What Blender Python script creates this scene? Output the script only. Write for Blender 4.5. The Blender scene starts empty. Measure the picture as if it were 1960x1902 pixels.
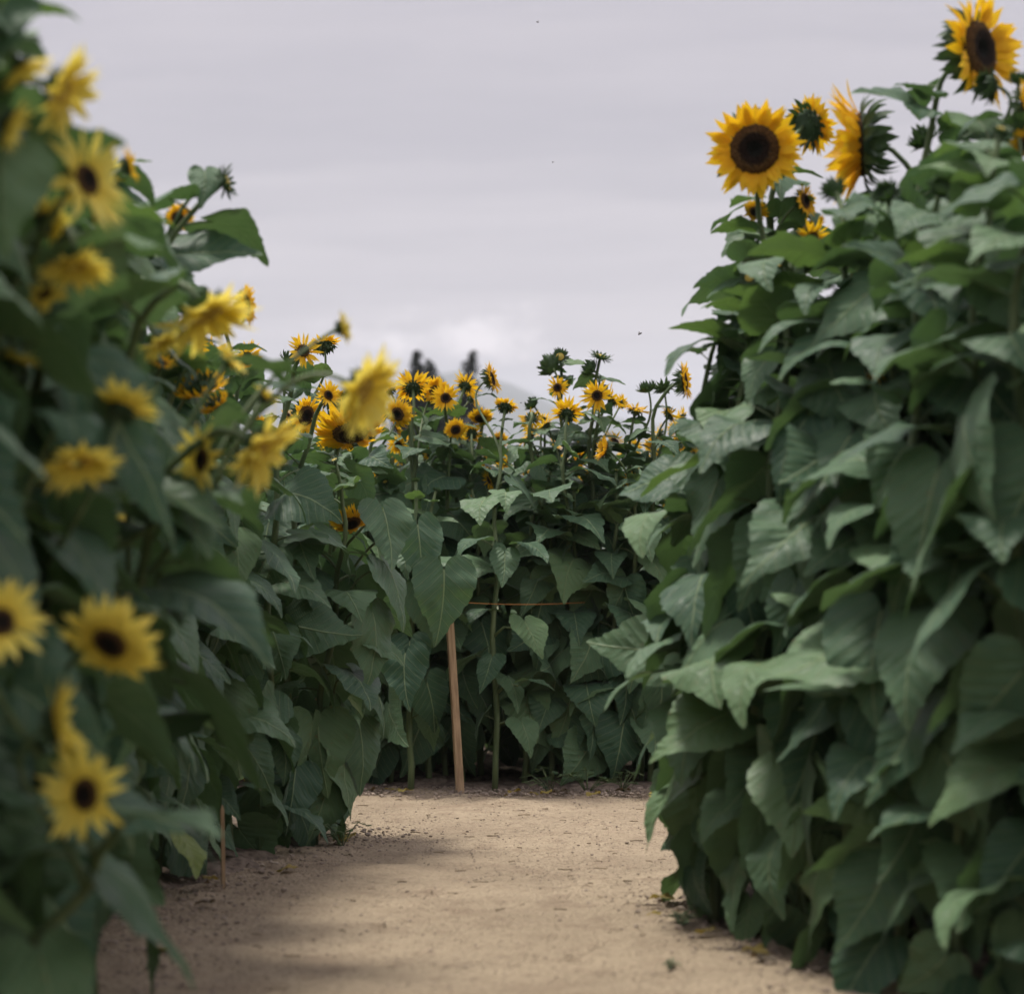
import bpy, math, random
import numpy as np
from mathutils import Vector, Matrix, Quaternion, Euler

C = bpy.context.scene
COL = C.collection
R = math.radians
rng = random.Random(7)

# ------------------------------------------------------------------ camera
F, CX, CY, HZ, CAMH = 5000.0, 980.0, 951.0, 1130.0, 1.0      # photo measured on a 1960 px wide grid
PITCH = math.atan((HZ - CY) / F)
cd = bpy.data.cameras.new('camera'); cam = bpy.data.objects.new('camera', cd); COL.objects.link(cam)
cam.location = (0, 0, CAMH); cam.rotation_euler = (R(90) + PITCH, 0, 0)
cd.sensor_fit = 'HORIZONTAL'; cd.sensor_width = 36; cd.lens = 36 * F / 1960
cd.clip_start = 0.1; cd.clip_end = 30000
cd.dof.use_dof = True; cd.dof.focus_distance = 11.4; cd.dof.aperture_fstop = cd.lens / 33.0
C.camera = cam

def at(x, y, d):
    """point seen at photo position (x, y), d metres down the path"""
    c, s = math.cos(PITCH), math.sin(PITCH)
    u, v = (x - CX) / F, (CY - y) / F
    dy, dz = c - v * s, s + v * c
    return Vector((u * d / dy, d, CAMH + dz * d / dy))

# ------------------------------------------------------------------ light
SUN_EL, SUN_AZ = 70.0, -42.0          # sun high on the left behind thin cloud
sd = Vector((math.sin(R(SUN_AZ)) * math.cos(R(SUN_EL)), math.cos(R(SUN_AZ)) * math.cos(R(SUN_EL)), math.sin(R(SUN_EL))))
sl = bpy.data.lights.new('sun', 'SUN'); sun = bpy.data.objects.new('sun', sl); COL.objects.link(sun)
sl.energy = 2.7; sl.angle = R(12); sl.color = (1.0, 0.95, 0.88)
sun.rotation_euler = sd.to_track_quat('Z', 'Y').to_euler()
C.view_settings.view_transform = 'Standard'; C.view_settings.look = 'None'
C.view_settings.exposure = 0.84; C.view_settings.gamma = 1.0
C.cycles.max_bounces = 6; C.cycles.diffuse_bounces = 3; C.cycles.glossy_bounces = 2
C.cycles.transmission_bounces = 3; C.cycles.volume_bounces = 1; C.cycles.transparent_max_bounces = 4
C.cycles.caustics_reflective = False; C.cycles.caustics_refractive = False
C.cycles.use_denoising = True

# ------------------------------------------------------------------ node helper
class G:
    def __init__(s, tree): s.t = tree; s.n = tree.nodes; s.l = tree.links
    def node(s, typ, **kw):
        n = s.n.new(typ)
        for k, v in kw.items(): setattr(n, k, v)
        return n
    def put(s, sock, v):
        if v is None: return
        if isinstance(v, bpy.types.NodeSocket): s.l.new(v, sock)
        else: sock.default_value = v
    def m(s, op, a, b=None, c=None, clamp=False):
        n = s.node('ShaderNodeMath', operation=op, use_clamp=clamp)
        s.put(n.inputs[0], a); s.put(n.inputs[1], b); s.put(n.inputs[2], c)
        return n.outputs[0]
    def mix(s, f, a, b, blend='MIX'):
        n = s.node('ShaderNodeMix', data_type='RGBA', blend_type=blend)
        s.put(n.inputs[0], f)
        for i, v in ((6, a), (7, b)):
            s.put(n.inputs[i], (*v, 1) if isinstance(v, tuple) and len(v) == 3 else v)
        return n.outputs[2]
    def ss(s, v, a, b, lo=0.0, hi=1.0):
        n = s.node('ShaderNodeMapRange', interpolation_type='SMOOTHSTEP')
        s.put(n.inputs[0], v); n.inputs[1].default_value = a; n.inputs[2].default_value = b
        n.inputs[3].default_value = lo; n.inputs[4].default_value = hi
        return n.outputs[0]
    def noise(s, vec, scale, detail=3, rough=.55):
        n = s.node('ShaderNodeTexNoise'); s.put(n.inputs['Vector'], vec)
        n.inputs['Scale'].default_value = scale; n.inputs['Detail'].default_value = detail; n.inputs['Roughness'].default_value = rough
        return n.outputs['Fac']

# ------------------------------------------------------------------ sky (world)
w = bpy.data.worlds.new('World'); C.world = w; w.use_nodes = True
g = G(w.node_tree); g.n.clear()
out = g.node('ShaderNodeOutputWorld')
sky = g.node('ShaderNodeTexSky', sky_type='NISHITA', sun_disc=False)
sky.sun_elevation = R(SUN_EL); sky.sun_rotation = R(SUN_AZ); sky.dust_density = 2.0
tc = g.node('ShaderNodeTexCoord')
sep = g.node('ShaderNodeSeparateXYZ'); g.l.new(tc.outputs['Generated'], sep.inputs[0])
X, Y, Z = sep.outputs
zc = g.m('ADD', g.m('MAXIMUM', Z, 0.0), 0.06)
px, py = g.m('DIVIDE', X, zc), g.m('DIVIDE', Y, zc)
cmb = g.node('ShaderNodeCombineXYZ'); g.put(cmb.inputs[0], g.m('MULTIPLY', px, 0.55)); g.put(cmb.inputs[1], py)
n1 = g.noise(cmb.outputs[0], 1.3, 5, .58)
cmb2 = g.node('ShaderNodeCombineXYZ'); g.put(cmb2.inputs[0], g.m('MULTIPLY', px, 0.25)); g.put(cmb2.inputs[1], g.m('ADD', py, g.m('ADD', g.m('MULTIPLY', px, .16), g.m('MULTIPLY', n1, .9))))
n2 = g.noise(cmb2.outputs[0], 3.2, 4, .6)
streak = g.m('ADD', g.m('MULTIPLY', n1, .6), g.m('MULTIPLY', n2, .4))
deck = g.mix(g.ss(streak, .36, .64), (.242, .226, .258), (.312, .288, .315))
# thinner, bluer air low down
low = g.ss(Z, .065, .10, 1.0, 0.0)
deck = g.mix(g.m('MULTIPLY', low, .7), deck, (.245, .262, .325))
# one bank of cumulus standing low over the hills
az = g.m('ARCTAN2', X, Y)
cv = g.node('ShaderNodeCombineXYZ'); g.put(cv.inputs[0], g.m('MULTIPLY', az, 1.0)); g.put(cv.inputs[1], g.m('MULTIPLY', Z, 1.7))
nc = g.noise(cv.outputs[0], 42, 6, .6)
da = g.m('DIVIDE', g.m('ADD', az, 0.022), .050); dz = g.m('DIVIDE', g.m('SUBTRACT', Z, .0965), .012)
blob = g.m('POWER', 2.718, g.m('MULTIPLY', g.m('ADD', g.m('MULTIPLY', da, da), g.m('MULTIPLY', dz, dz)), -1.0))
cum = g.ss(g.m('ADD', blob, g.m('MULTIPLY', g.m('SUBTRACT', nc, .5), 2.6)), .40, 1.25)
deck = g.mix(g.m('MULTIPLY', cum, .9), deck, (.53, .49, .515))
# overcast deck is brighter overhead
gain = g.ss(Z, .20, .45, 1.0, 2.6)
dk = g.node('ShaderNodeVectorMath', operation='SCALE'); g.l.new(deck, dk.inputs[0]); g.put(dk.inputs['Scale'], gain)
bgd = g.node('ShaderNodeBackground'); g.l.new(dk.outputs[0], bgd.inputs[0]); bgd.inputs[1].default_value = 1.0
bgs = g.node('ShaderNodeBackground'); g.l.new(sky.outputs[0], bgs.inputs[0]); bgs.inputs[1].default_value = 0.06
mx = g.node('ShaderNodeMixShader'); mx.inputs[0].default_value = .9
g.l.new(bgs.outputs[0], mx.inputs[1]); g.l.new(bgd.outputs[0], mx.inputs[2]); g.l.new(mx.outputs[0], out.inputs[0])

# ------------------------------------------------------------------ materials
def newmat(name):
    m = bpy.data.materials.new(name); m.use_nodes = True
    gg = G(m.node_tree); gg.n.clear()
    o = gg.node('ShaderNodeOutputMaterial')
    return m, gg, o
def finish(gg, o, col, rough=.6, bump=None, bstr=.4, bdist=.01, trans=0.0, tcol=None, spec=.4, sheen=0.0):
    p = gg.node('ShaderNodeBsdfPrincipled')
    gg.put(p.inputs['Base Color'], (*col, 1) if isinstance(col, tuple) else col)
    gg.put(p.inputs['Roughness'], rough); p.inputs['Specular IOR Level'].default_value = spec
    if sheen: p.inputs['Sheen Weight'].default_value = sheen; p.inputs['Sheen Roughness'].default_value = .5
    nrm = None
    if bump is not None:
        b = gg.node('ShaderNodeBump'); b.inputs['Strength'].default_value = bstr; b.inputs['Distance'].default_value = bdist
        gg.put(b.inputs['Height'], bump); nrm = b.outputs[0]; gg.l.new(nrm, p.inputs['Normal'])
    sh = p.outputs[0]
    if trans > 0:
        t = gg.node('ShaderNodeBsdfTranslucent'); gg.put(t.inputs[0], (*tcol, 1) if isinstance(tcol, tuple) else tcol)
        if nrm: gg.l.new(nrm, t.inputs['Normal'])
        x = gg.node('ShaderNodeMixShader'); x.inputs[0].default_value = trans
        gg.l.new(sh, x.inputs[1]); gg.l.new(t.outputs[0], x.inputs[2]); sh = x.outputs[0]
    gg.l.new(sh, o.inputs[0])

def leaf_material(name, dark, light, vein, tcol):
    m, g, o = newmat(name)
    uv = g.node('ShaderNodeUVMap'); s = g.node('ShaderNodeSeparateXYZ'); g.l.new(uv.outputs[0], s.inputs[0])
    x, y = s.outputs[0], g.m('ABSOLUTE', s.outputs[1])
    oi = g.node('ShaderNodeObjectInfo')
    wv = g.m('MULTIPLY', g.m('SUBTRACT', g.noise(uv.outputs[0], 5, 2), .5), .05)
    p = g.m('MULTIPLY', g.m('ADD', g.m('SUBTRACT', x, g.m('MULTIPLY', g.m('POWER', y, .85), .85)), g.m('ADD', wv, .5)), 6.5)
    tri = g.m('ABSOLUTE', g.m('SUBTRACT', g.m('FRACT', p), .5))          # .5 on a vein
    lat = g.ss(tri, .445, .492)
    mid = g.ss(g.m('ADD', y, g.m('MULTIPLY', x, .006)), .006, .016, 1, 0)
    main = g.m('MAXIMUM', mid, g.m('MULTIPLY', lat, .6))
    q = g.m('MULTIPLY', g.m('ADD', x, g.m('ADD', g.m('MULTIPLY', y, 1.3), wv)), 24)
    fine = g.ss(g.m('ABSOLUTE', g.m('SUBTRACT', g.m('FRACT', q), .5)), .40, .49)
    blot = g.noise(uv.outputs[0], 4.0, 4)
    f = g.m('ADD', g.m('MULTIPLY', blot, .7), g.m('MULTIPLY', oi.outputs['Random'], .75))
    col = g.mix(g.ss(f, .3, 1.15), dark, light)
    col = g.mix(g.m('MULTIPLY', g.ss(tri, .30, .44), .28), col, tuple(v * .45 for v in dark))  # shade in the creases beside the veins, put into the leaf colour
    col = g.mix(g.m('MULTIPLY', main, .78), col, vein)
    col = g.mix(g.m('MULTIPLY', fine, .10), col, vein)
    sp = g.ss(g.m('ADD', g.noise(uv.outputs[0], 9, 4, .7), g.m('MULTIPLY', oi.outputs['Random'], .10)), .70, .76)
    col = g.mix(g.ss(oi.outputs['Random'], .72, 1.0, 0, .3), col, (.12, .20, .05))
    col = g.mix(g.m('MULTIPLY', sp, .75), col, (.16, .115, .045))
    geo = g.node('ShaderNodeNewGeometry')
    back = g.mix(.55, col, tuple(min(1, v * 1.7 + .015) for v in light))
    col = g.mix(geo.outputs['Backfacing'], col, back)
    puck = g.m('SINE', g.m('MULTIPLY', tri, 3.1416))
    h = g.m('ADD', g.m('MULTIPLY', puck, g.m('MULTIPLY', g.ss(g.noise(uv.outputs[0], 3.5, 2), .35, .7), -.42)), g.m('MULTIPLY', mid, .6))
    h = g.m('ADD', h, g.m('MULTIPLY', fine, -.25))
    h = g.m('ADD', h, g.m('MULTIPLY', g.noise(uv.outputs[0], 7, 3, .5), .5))
    finish(g, o, col, g.ss(blot, .3, .7, .46, .62), h, .65, .017, .20, tcol, spec=.28, sheen=.05)
    return m
M = {}
M['leaf'] = leaf_material('sunflower_leaf', (.028, .078, .037), (.100, .182, .086), (.26, .34, .16), (.10, .185, .05))
M['leaf_bright'] = leaf_material('young_sunflower_leaf', (.040, .094, .036), (.092, .170, .068), (.21, .28, .13), (.16, .28, .055))
M['leaf_yellow'] = leaf_material('withered_leaf', (.22, .17, .03), (.42, .30, .06), (.35, .28, .10), (.45, .34, .05))
M['leaf_brown'] = leaf_material('dead_leaf', (.07, .05, .025), (.17, .12, .06), (.14, .10, .06), (.15, .10, .04))
M['leaf_lime'] = leaf_material('yellowing_leaf', (.10, .15, .03), (.21, .27, .06), (.30, .33, .12), (.30, .38, .05))

def simple(name, a, b, scale, rough=.6, bstr=.3, trans=0, tcol=None, spec=.35, rnd=.0, stretch=None):
    m, g, o = newmat(name)
    tc = g.node('ShaderNodeTexCoord'); v = tc.outputs['Object']
    if stretch:
        mp = g.node('ShaderNodeMapping'); mp.inputs['Scale'].default_value = stretch; g.l.new(v, mp.inputs[0]); v = mp.outputs[0]
    n = g.noise(v, scale, 4)
    f = n
    if rnd:
        oi = g.node('ShaderNodeObjectInfo'); f = g.m('ADD', n, g.m('MULTIPLY', g.m('SUBTRACT', oi.outputs['Random'], .5), rnd))
    finish(g, o, g.mix(g.ss(f, .3, .7), a, b), rough, n, bstr, .004, trans, tcol, spec)
    return m
M['stem'] = simple('stem_green', (.060, .098, .036), (.125, .165, .068), 30, .6, stretch=(1, 1, .12))
M['petiole'] = simple('leaf_stalk_green', (.075, .12, .048), (.13, .17, .075), 20, .55)
M['bract'] = simple('bract_green', (.020, .045, .020), (.055, .095, .036), 14, .6, trans=.12, tcol=(.08, .16, .03))
M['bud'] = simple('bud_heart', (.20, .20, .03), (.45, .30, .03), 30)

def petal_material(name, base, mid, tip, tcol):
    m, g, o = newmat(name)
    uv = g.node('ShaderNodeUVMap'); s = g.node('ShaderNodeSeparateXYZ'); g.l.new(uv.outputs[0], s.inputs[0])
    u = s.outputs[0]
    col = g.mix(g.ss(u, .0, .40), base, mid); col = g.mix(g.ss(u, .45, 1.0), col, tip)
    ridge = g.m('SINE', g.m('MULTIPLY', s.outputs[1], 22))
    tc = g.node('ShaderNodeTexCoord'); n = g.noise(tc.outputs['Object'], 3.5, 3)
    col = g.mix(g.m('MULTIPLY', g.ss(ridge, .2, 1.0), .18), col, tuple(v * .72 for v in mid))
    col = g.mix(g.m('MULTIPLY', g.ss(n, .4, .75), .35), col, tuple(v * .78 for v in base))
    finish(g, o, col, .55, ridge, .35, .02, .42, tcol, spec=.25)
    return m
M['petal'] = petal_material('golden_petal', (.80, .38, .008), (.92, .57, .018), (.93, .65, .045), (.95, .60, .016))
M['petal_pale'] = petal_material('lemon_petal', (.85, .63, .07), (.89, .77, .16), (.90, .80, .25), (.92, .77, .13))

m, g, o = newmat('seed_disk')
tc = g.node('ShaderNodeTexCoord'); ln = g.node('ShaderNodeVectorMath', operation='LENGTH')
mp = g.node('ShaderNodeMapping'); mp.inputs['Scale'].default_value = (1, 1, 0); g.l.new(tc.outputs['Object'], mp.inputs[0]); g.l.new(mp.outputs[0], ln.inputs[0])
r_ = ln.outputs['Value']
vo = g.node('ShaderNodeTexVoronoi'); vo.inputs['Scale'].default_value = 15; g.l.new(tc.outputs['Object'], vo.inputs['Vector'])
rr = g.m('ADD', r_, g.m('MULTIPLY', g.m('SUBTRACT', g.noise(tc.outputs['Object'], 5, 3), .5), .14))
col = g.mix(g.ss(rr, .25, .36), (.022, .024, .018), (.042, .024, .016))
col = g.mix(g.ss(rr, .52, .68), col, (.24, .125, .042))
col = g.mix(g.ss(rr, .86, .98), col, (.10, .052, .02))
col = g.mix(g.m('MULTIPLY', g.ss(vo.outputs['Distance'], .25, .6), .6), col, (.006, .004, .003))
finish(g, o, col, .85, g.m('MULTIPLY', vo.outputs['Distance'], -1), .8, .06, spec=.15); M['disk'] = m

# sandy path: pale trodden sand, darker mottling, crumbs
m, g, o = newmat('trodden_sand')
tc = g.node('ShaderNodeTexCoord'); v = tc.outputs['Object']
a = g.noise(v, .9, 5, .6); b = g.noise(v, 9, 5, .65); c_ = g.noise(v, 70, 3, .6)
col = g.mix(g.ss(a, .34, .68), (.325, .260, .178), (.425, .342, .235))
d_ = g.noise(v, 2.6, 5, .7); col = g.mix(g.m('MULTIPLY', g.ss(d_, .50, .68), .55), col, (.235, .172, .118))
col = g.mix(g.m('MULTIPLY', g.ss(b, .50, .70), .45), col, (.23, .168, .115))
col = g.mix(g.m('MULTIPLY', g.ss(c_, .50, .70), .6), col, (.17, .13, .09))  # sand specks, deepened in colour to stand in for relief shading
c2 = g.noise(v, 170, 2, .6); col = g.mix(g.m('MULTIPLY', g.ss(c2, .56, .70), .5), col, (.42, .34, .24))
vo = g.node('ShaderNodeTexVoronoi'); vo.inputs['Scale'].default_value = 26; g.l.new(v, vo.inputs['Vector'])
col = g.mix(g.m('MULTIPLY', g.ss(vo.outputs['Distance'], .05, .16, 1, 0), g.ss(b, .45, .6)), col, (.13, .10, .075))
finish(g, o, col, .95, g.m('ADD', g.m('MULTIPLY', b, 1.3), g.m('MULTIPLY', c_, .8)), 1.0, .035, spec=.1); M['sand'] = m
M['soil'] = simple('dark_bed_soil', (.075, .058, .045), (.21, .165, .125), 26, .95, .9, spec=.1)
M['clod'] = simple('soil_clod', (.17, .135, .105), (.40, .33, .26), 9, .95, .6, spec=.1)
M['straw'] = simple('straw', (.10, .07, .04), (.30, .23, .14), 12, .8)
M['field'] = simple('field_earth', (.05, .065, .025), (.09, .10, .04), .05, .95, .5)
m, g, o = newmat('pine_stake')
tc = g.node('ShaderNodeTexCoord'); mp = g.node('ShaderNodeMapping'); mp.inputs['Scale'].default_value = (60, 60, 2.2); g.l.new(tc.outputs['Object'], mp.inputs[0])
n = g.noise(mp.outputs[0], 1.6, 4)
finish(g, o, g.mix(g.ss(n, .3, .7), (.24, .155, .080), (.42, .295, .165)), .7, n, .4, .004); M['wood'] = m
M['twine'] = simple('orange_twine', (.46, .19, .05), (.58, .27, .08), 200, .7)
M['needle'] = simple('conifer_needles', (.012, .022, .016), (.030, .046, .028), .6, .7)
M['bark'] = simple('bark', (.035, .026, .02), (.075, .058, .045), 3, .9)
M['hill'] = simple('forested_hill', (.030, .045, .050), (.050, .068, .070), .012, .95)
M['insect'] = simple('insect_body', (.012, .010, .008), (.03, .022, .012), 300, .5)
M['wing'] = simple('insect_wing', (.18, .17, .16), (.25, .24, .22), 300, .3)
M['weed'] = simple('weed_green', (.030, .060, .026), (.075, .115, .048), 9, .6, trans=.2, tcol=(.12, .2, .04), rnd=.3)

# ------------------------------------------------------------------ mesh helper
class MB:
    def __init__(s): s.v = []; s.f = []; s.uv = []; s.mi = []
    def add(s, vs, fs, uvs=None, mi=0):
        o = len(s.v); s.v.extend(tuple(p) for p in vs)
        s.uv.extend(uvs if uvs is not None else [(0, 0)] * len(vs))
        for f in fs: s.f.append(tuple(i + o for i in f)); s.mi.append(mi)
    def tube(s, pts, rad, n=8, mi=0, cap=True):
        pts = [Vector(p) for p in pts]; vs = []; fs = []
        ref = Vector((0.31, 0.95, 0.05))
        for i, p in enumerate(pts):
            t = (pts[min(i + 1, len(pts) - 1)] - pts[max(i - 1, 0)]).normalized()
            a = t.cross(ref)
            if a.length < 1e-3: a = t.cross(Vector((1, 0, 0)))
            a.normalize(); b = t.cross(a); ref = b.cross(t) if False else ref
            r = rad[i] if hasattr(rad, '__len__') else rad
            for k in range(n):
                an = 2 * math.pi * k / n
                vs.append(p + a * (r * math.cos(an)) + b * (r * math.sin(an)))
        for i in range(len(pts) - 1):
            for k in range(n):
                k2 = (k + 1) % n
                fs.append((i * n + k, i * n + k2, (i + 1) * n + k2, (i + 1) * n + k))
        if cap:
            fs.append(tuple(range(n - 1, -1, -1))); fs.append(tuple((len(pts) - 1) * n + k for k in range(n)))
        s.add(vs, fs, None, mi)
    def mesh(s, name, mats, smooth=True):
        me = bpy.data.meshes.new(name); me.from_pydata(s.v, [], s.f)
        ul = me.uv_layers.new(name='UVMap')
        li = np.empty(len(me.loops), dtype=np.int32); me.loops.foreach_get('vertex_index', li)
        ul.data.foreach_set('uv', np.array(s.uv, dtype=np.float32)[li].ravel())
        me.polygons.foreach_set('material_index', np.array(s.mi, dtype=np.int32))
        me.polygons.foreach_set('use_smooth', np.full(len(s.f), smooth, dtype=bool))
        for mt in mats: me.materials.append(mt)
        me.update(); return me

def link(name, data, parent=None, loc=None, rot=None, scale=None):
    o = bpy.data.objects.new(name, data); COL.objects.link(o)
    if parent is not None: o.parent = parent
    if loc is not None: o.location = loc
    if rot is not None:
        if isinstance(rot, Quaternion): o.rotation_mode = 'QUATERNION'; o.rotation_quaternion = rot
        else: o.rotation_euler = rot
    if scale is not None: o.scale = (scale,) * 3 if not hasattr(scale, '__len__') else scale
    return o
def tag(o, label=None, cat=None, group=None, kind=None):
    for k, v in (('label', label), ('category', cat), ('group', group), ('kind', kind)):
        if v: o[k] = v
    return o
def copy_tree(o, parent=None):
    c = o.copy(); COL.objects.link(c)
    if parent is not None: c.parent = parent
    for ch in [x for x in o.children]: copy_tree(ch, c)
    return c

# ------------------------------------------------------------------ leaf shapes
OUT = np.array([(0, 1.0), (3, .90), (8, .765), (14, .68), (22, .605), (35, .53), (50, .475), (70, .44), (90, .425), (110, .41), (130, .37), (148, .31), (162, .22), (173, .10), (178, .04)])
def leaf_mesh(name, seed, a0, a1, b0, b1, plen=.5, fold=.12, wave=.03, twist=.0, mat='leaf'):
    r = random.Random(seed); mb = MB(); asp = r.uniform(.92, 1.2); bend = r.uniform(-.22, .22)
    th = np.concatenate([np.linspace(0, 14, 6), np.linspace(18, 178, 25)])
    rad = np.interp(th, OUT[:, 0], OUT[:, 1]); rad[1:-1] = (rad[:-2] + 2 * rad[1:-1] + rad[2:]) / 4
    rings = np.array([0, .12, .25, .38, .5, .62, .74, .86, 1.0])
    # petiole: arc in the x-z plane
    pp = [Vector((0, 0, 0))]; n = 6
    for i in range(n):
        a = R(a0 + (a1 - a0) * (i + .5) / n); pp.append(pp[-1] + Vector((math.cos(a), 0, math.sin(a))) * plen / n)
    A = pp[-1]
    mb.tube(pp, [.020 - .008 * i / n for i in range(n + 1)], 5, 1)
    # midrib curve table
    S = np.linspace(0, 1, 25); ang = np.radians(b0 + (b1 - b0) * S ** .8 + r.uniform(-6, 6) * np.sin(S * 7))
    cx = np.concatenate([[0], np.cumsum(np.cos(ang[:-1]) / 24)]); cz = np.concatenate([[0], np.cumsum(np.sin(ang[:-1]) / 24)])
    ph = [r.uniform(0, 6.28) for _ in range(6)]; asym = r.uniform(-.08, .08)
    def pos(x, y):
        if x < 0: px_, pz_, an = cx[0] + x * math.cos(ang[0]), cz[0] + x * math.sin(ang[0]), ang[0]
        else: px_, pz_, an = np.interp(x, S, cx), np.interp(x, S, cz), np.interp(x, S, ang)
        ay = abs(y)
        h = fold * ay - (fold * .9 + .25 * abs(fold)) * ay * ay * 1.6
        h += wave * (math.sin(x * 7 + ph[0] + (1.6 if y > 0 else 0)) * ay * 2.2 + .5 * math.sin(x * 15 + ph[1] + (2 if y > 0 else 0)) * ay * 2)
        h += .12 * wave * math.cos(6.28 * (6.5 * (x - .85 * ay ** .85) + 3.25)) * min(1, ay / .12)
        h += .04 * math.sin(x * 3 + ph[3]) * (1 if y > 0 else -1) * ay
        h += wave * .35 * math.sin(x * 11 + y * 8 + ph[2]) * math.cos(y * 12 - x * 5 + ph[5]) * min(1, 3 * math.hypot(x, y))
        tw = twist * x
        yy, hh = y * math.cos(tw) - h * math.sin(tw), y * math.sin(tw) + h * math.cos(tw)
        yy += bend * max(0, x) ** 2
        return (A.x + px_ - math.sin(an) * hh, yy, A.z + pz_ + math.cos(an) * hh)
    vs, uv, fs = [], [], []
    cols = [(-1, i) for i in range(len(th) - 1, 0, -1)] + [(1, i) for i in range(len(th))]
    for (sg, i) in cols:
        ser = 1 + (.022 if i % 2 else -.012) * (1 if 0 < th[i] < 150 else 0) + .02 * math.sin(i * 1.7 + ph[4] + sg)
        for t in rings:
            rr_ = rad[i] * t * (1 + (ser - 1) * t * t)
            x, y = rr_ * math.cos(R(th[i])), sg * rr_ * math.sin(R(th[i])) * (1 + sg * asym) * asp
            vs.append(pos(x, y)); uv.append((x, y))
    k = len(rings)
    for c in range(len(cols) - 1):
        for t in range(k - 1):
            q = (c * k + t, c * k + t + 1, (c + 1) * k + t + 1, (c + 1) * k + t)
            fs.append(q if t else q[1:])
    mb.add(vs, fs, uv, 0)
    me = mb.mesh(name, [M[mat], M['petiole']]); ATT[me.name] = A.copy(); return me
ATT = {}
LEAF = {'young': [], 'mid': [], 'droop': [], 'hang': []}
for i in range(8):
    r = random.Random(100 + i); U = r.uniform
    LEAF['young'].append(leaf_mesh('leaf_young', 10 + i, U(45, 62), U(15, 35), U(10, 30), U(-45, -5), .35, U(.15, .5), U(.03, .07), U(-.5, .5), 'leaf_bright' if i < 5 else 'leaf'))
    LEAF['mid'].append(leaf_mesh('leaf_spread', 20 + i, U(35, 55), U(0, 25), U(-20, 8), U(-80, -35), .48, U(-.2, .3), U(.03, .06), U(-.5, .5)))
    LEAF['droop'].append(leaf_mesh('leaf_drooping', 30 + i, U(30, 52), U(-20, 10), U(-58, -28), U(-100, -60), .48, U(-.32, .25), U(.028, .06), U(-.55, .55)))
    LEAF['hang'].append(leaf_mesh('leaf_hanging', 40 + i, U(20, 42), U(-40, -10), U(-85, -60), U(-110, -78), .45, U(-.42, .2), U(.03, .065), U(-.65, .65)))
YLEAF = leaf_mesh('leaf_withered', 61, 10, -50, -80, -110, .4, -.6, .12, .9, 'leaf_yellow')
LIME = leaf_mesh('leaf_yellowing', 62, 35, -5, -30, -70, .5, .2, .06, .4, 'leaf_lime')

# ------------------------------------------------------------------ flower heads (disk radius = 1, facing +Z)
def petal(mb, r, az, r0, ln, wd, elev, curl, z0):
    n = 6; prof = [.34, .78, 1.0, .96, .72, .36, .03]
    px_, pz_, a = r0, z0, elev; vs, uv = [], []
    yaw = r.uniform(-.16, .16); tw = r.uniform(-.5, .5); cup = r.uniform(.1, .4)
    for i in range(n + 1):
        u = i / n; hw = wd * prof[i] * .5
        for j, sv in enumerate((-1, 0, 1)):
            y = sv * hw; h = cup * abs(sv) * hw
            t = tw * u; y, h = y * math.cos(t) - h * math.sin(t), y * math.sin(t) + h * math.cos(t)
            lx = px_ - math.sin(a) * h; lz = pz_ + math.cos(a) * h; ly = y + (px_ - r0) * math.tan(yaw)
            vs.append((lx * math.cos(az) - ly * math.sin(az), lx * math.sin(az) + ly * math.cos(az), lz)); uv.append((u, sv * .5 + .5))
        px_ += math.cos(a) * ln / n; pz_ += math.sin(a) * ln / n; a += curl / n
    fs = [(i * 3 + j, i * 3 + j + 1, (i + 1) * 3 + j + 1, (i + 1) * 3 + j) for i in range(n) for j in range(2)]
    mb.add(vs, fs, uv)
def petals_mesh(seed, n=21, ln=1.1, elev=(0, .45), curl=(-.6, .5), mat='petal', gap=0.0, layers=2, wd=(.30, .44)):
    r = random.Random(seed); mb = MB()
    for L in range(layers):
        for k in range(n):
            if r.random() < gap: continue
            az = 2 * math.pi * (k + .5 * L) / n + r.uniform(-.09, .09)
            petal(mb, r, az, .93 - .05 * L, ln * r.uniform(.78, 1.12), r.uniform(*wd), r.uniform(*elev) + (.0 if L == 0 else .12), r.uniform(*curl), .02 + .05 * L)
    return mb.mesh('petals', [M[mat]])
def disk_mesh(seed):
    r = random.Random(seed); mb = MB(); nr, na = 12, 40; vs = []; fs = []
    for i in range(nr + 1):
        t = i / nr
        for k in range(na):
            an = 2 * math.pi * k / na; rad = t * (1 + (.025 * math.sin(k * 2.4 + seed) + r.uniform(-.025, .025)) * t)
            z = .16 + .10 * math.sin(t * math.pi * .9) - .12 * math.exp(-(t / .25) ** 2) - .22 * t ** 8 + (r.uniform(-.022, .022) if 0 < t < 1 else 0)
            vs.append((rad * math.cos(an), rad * math.sin(an), z))
    for i in range(nr):
        for k in range(na):
            k2 = (k + 1) % na; fs.append((i * na + k, (i + 1) * na + k, (i + 1) * na + k2, i * na + k2))
    mb.add(vs, fs); return mb.mesh('disk', [M['disk']])
def bracts(mb, r, n, layers, ln, elev, curl, rr=1.0, wd=.30):
    for L in range(layers):
        for k in range(n):
            az = 2 * math.pi * (k + .5 * L + r.uniform(-.2, .2)) / n
            petal(mb, r, az, rr * (.92 - .10 * L), ln * r.uniform(.7, 1.25), wd * r.uniform(.8, 1.2), elev - .35 * L + r.uniform(-.25, .25), curl + r.uniform(-.5, .5), -.05 - .13 * L)
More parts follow.
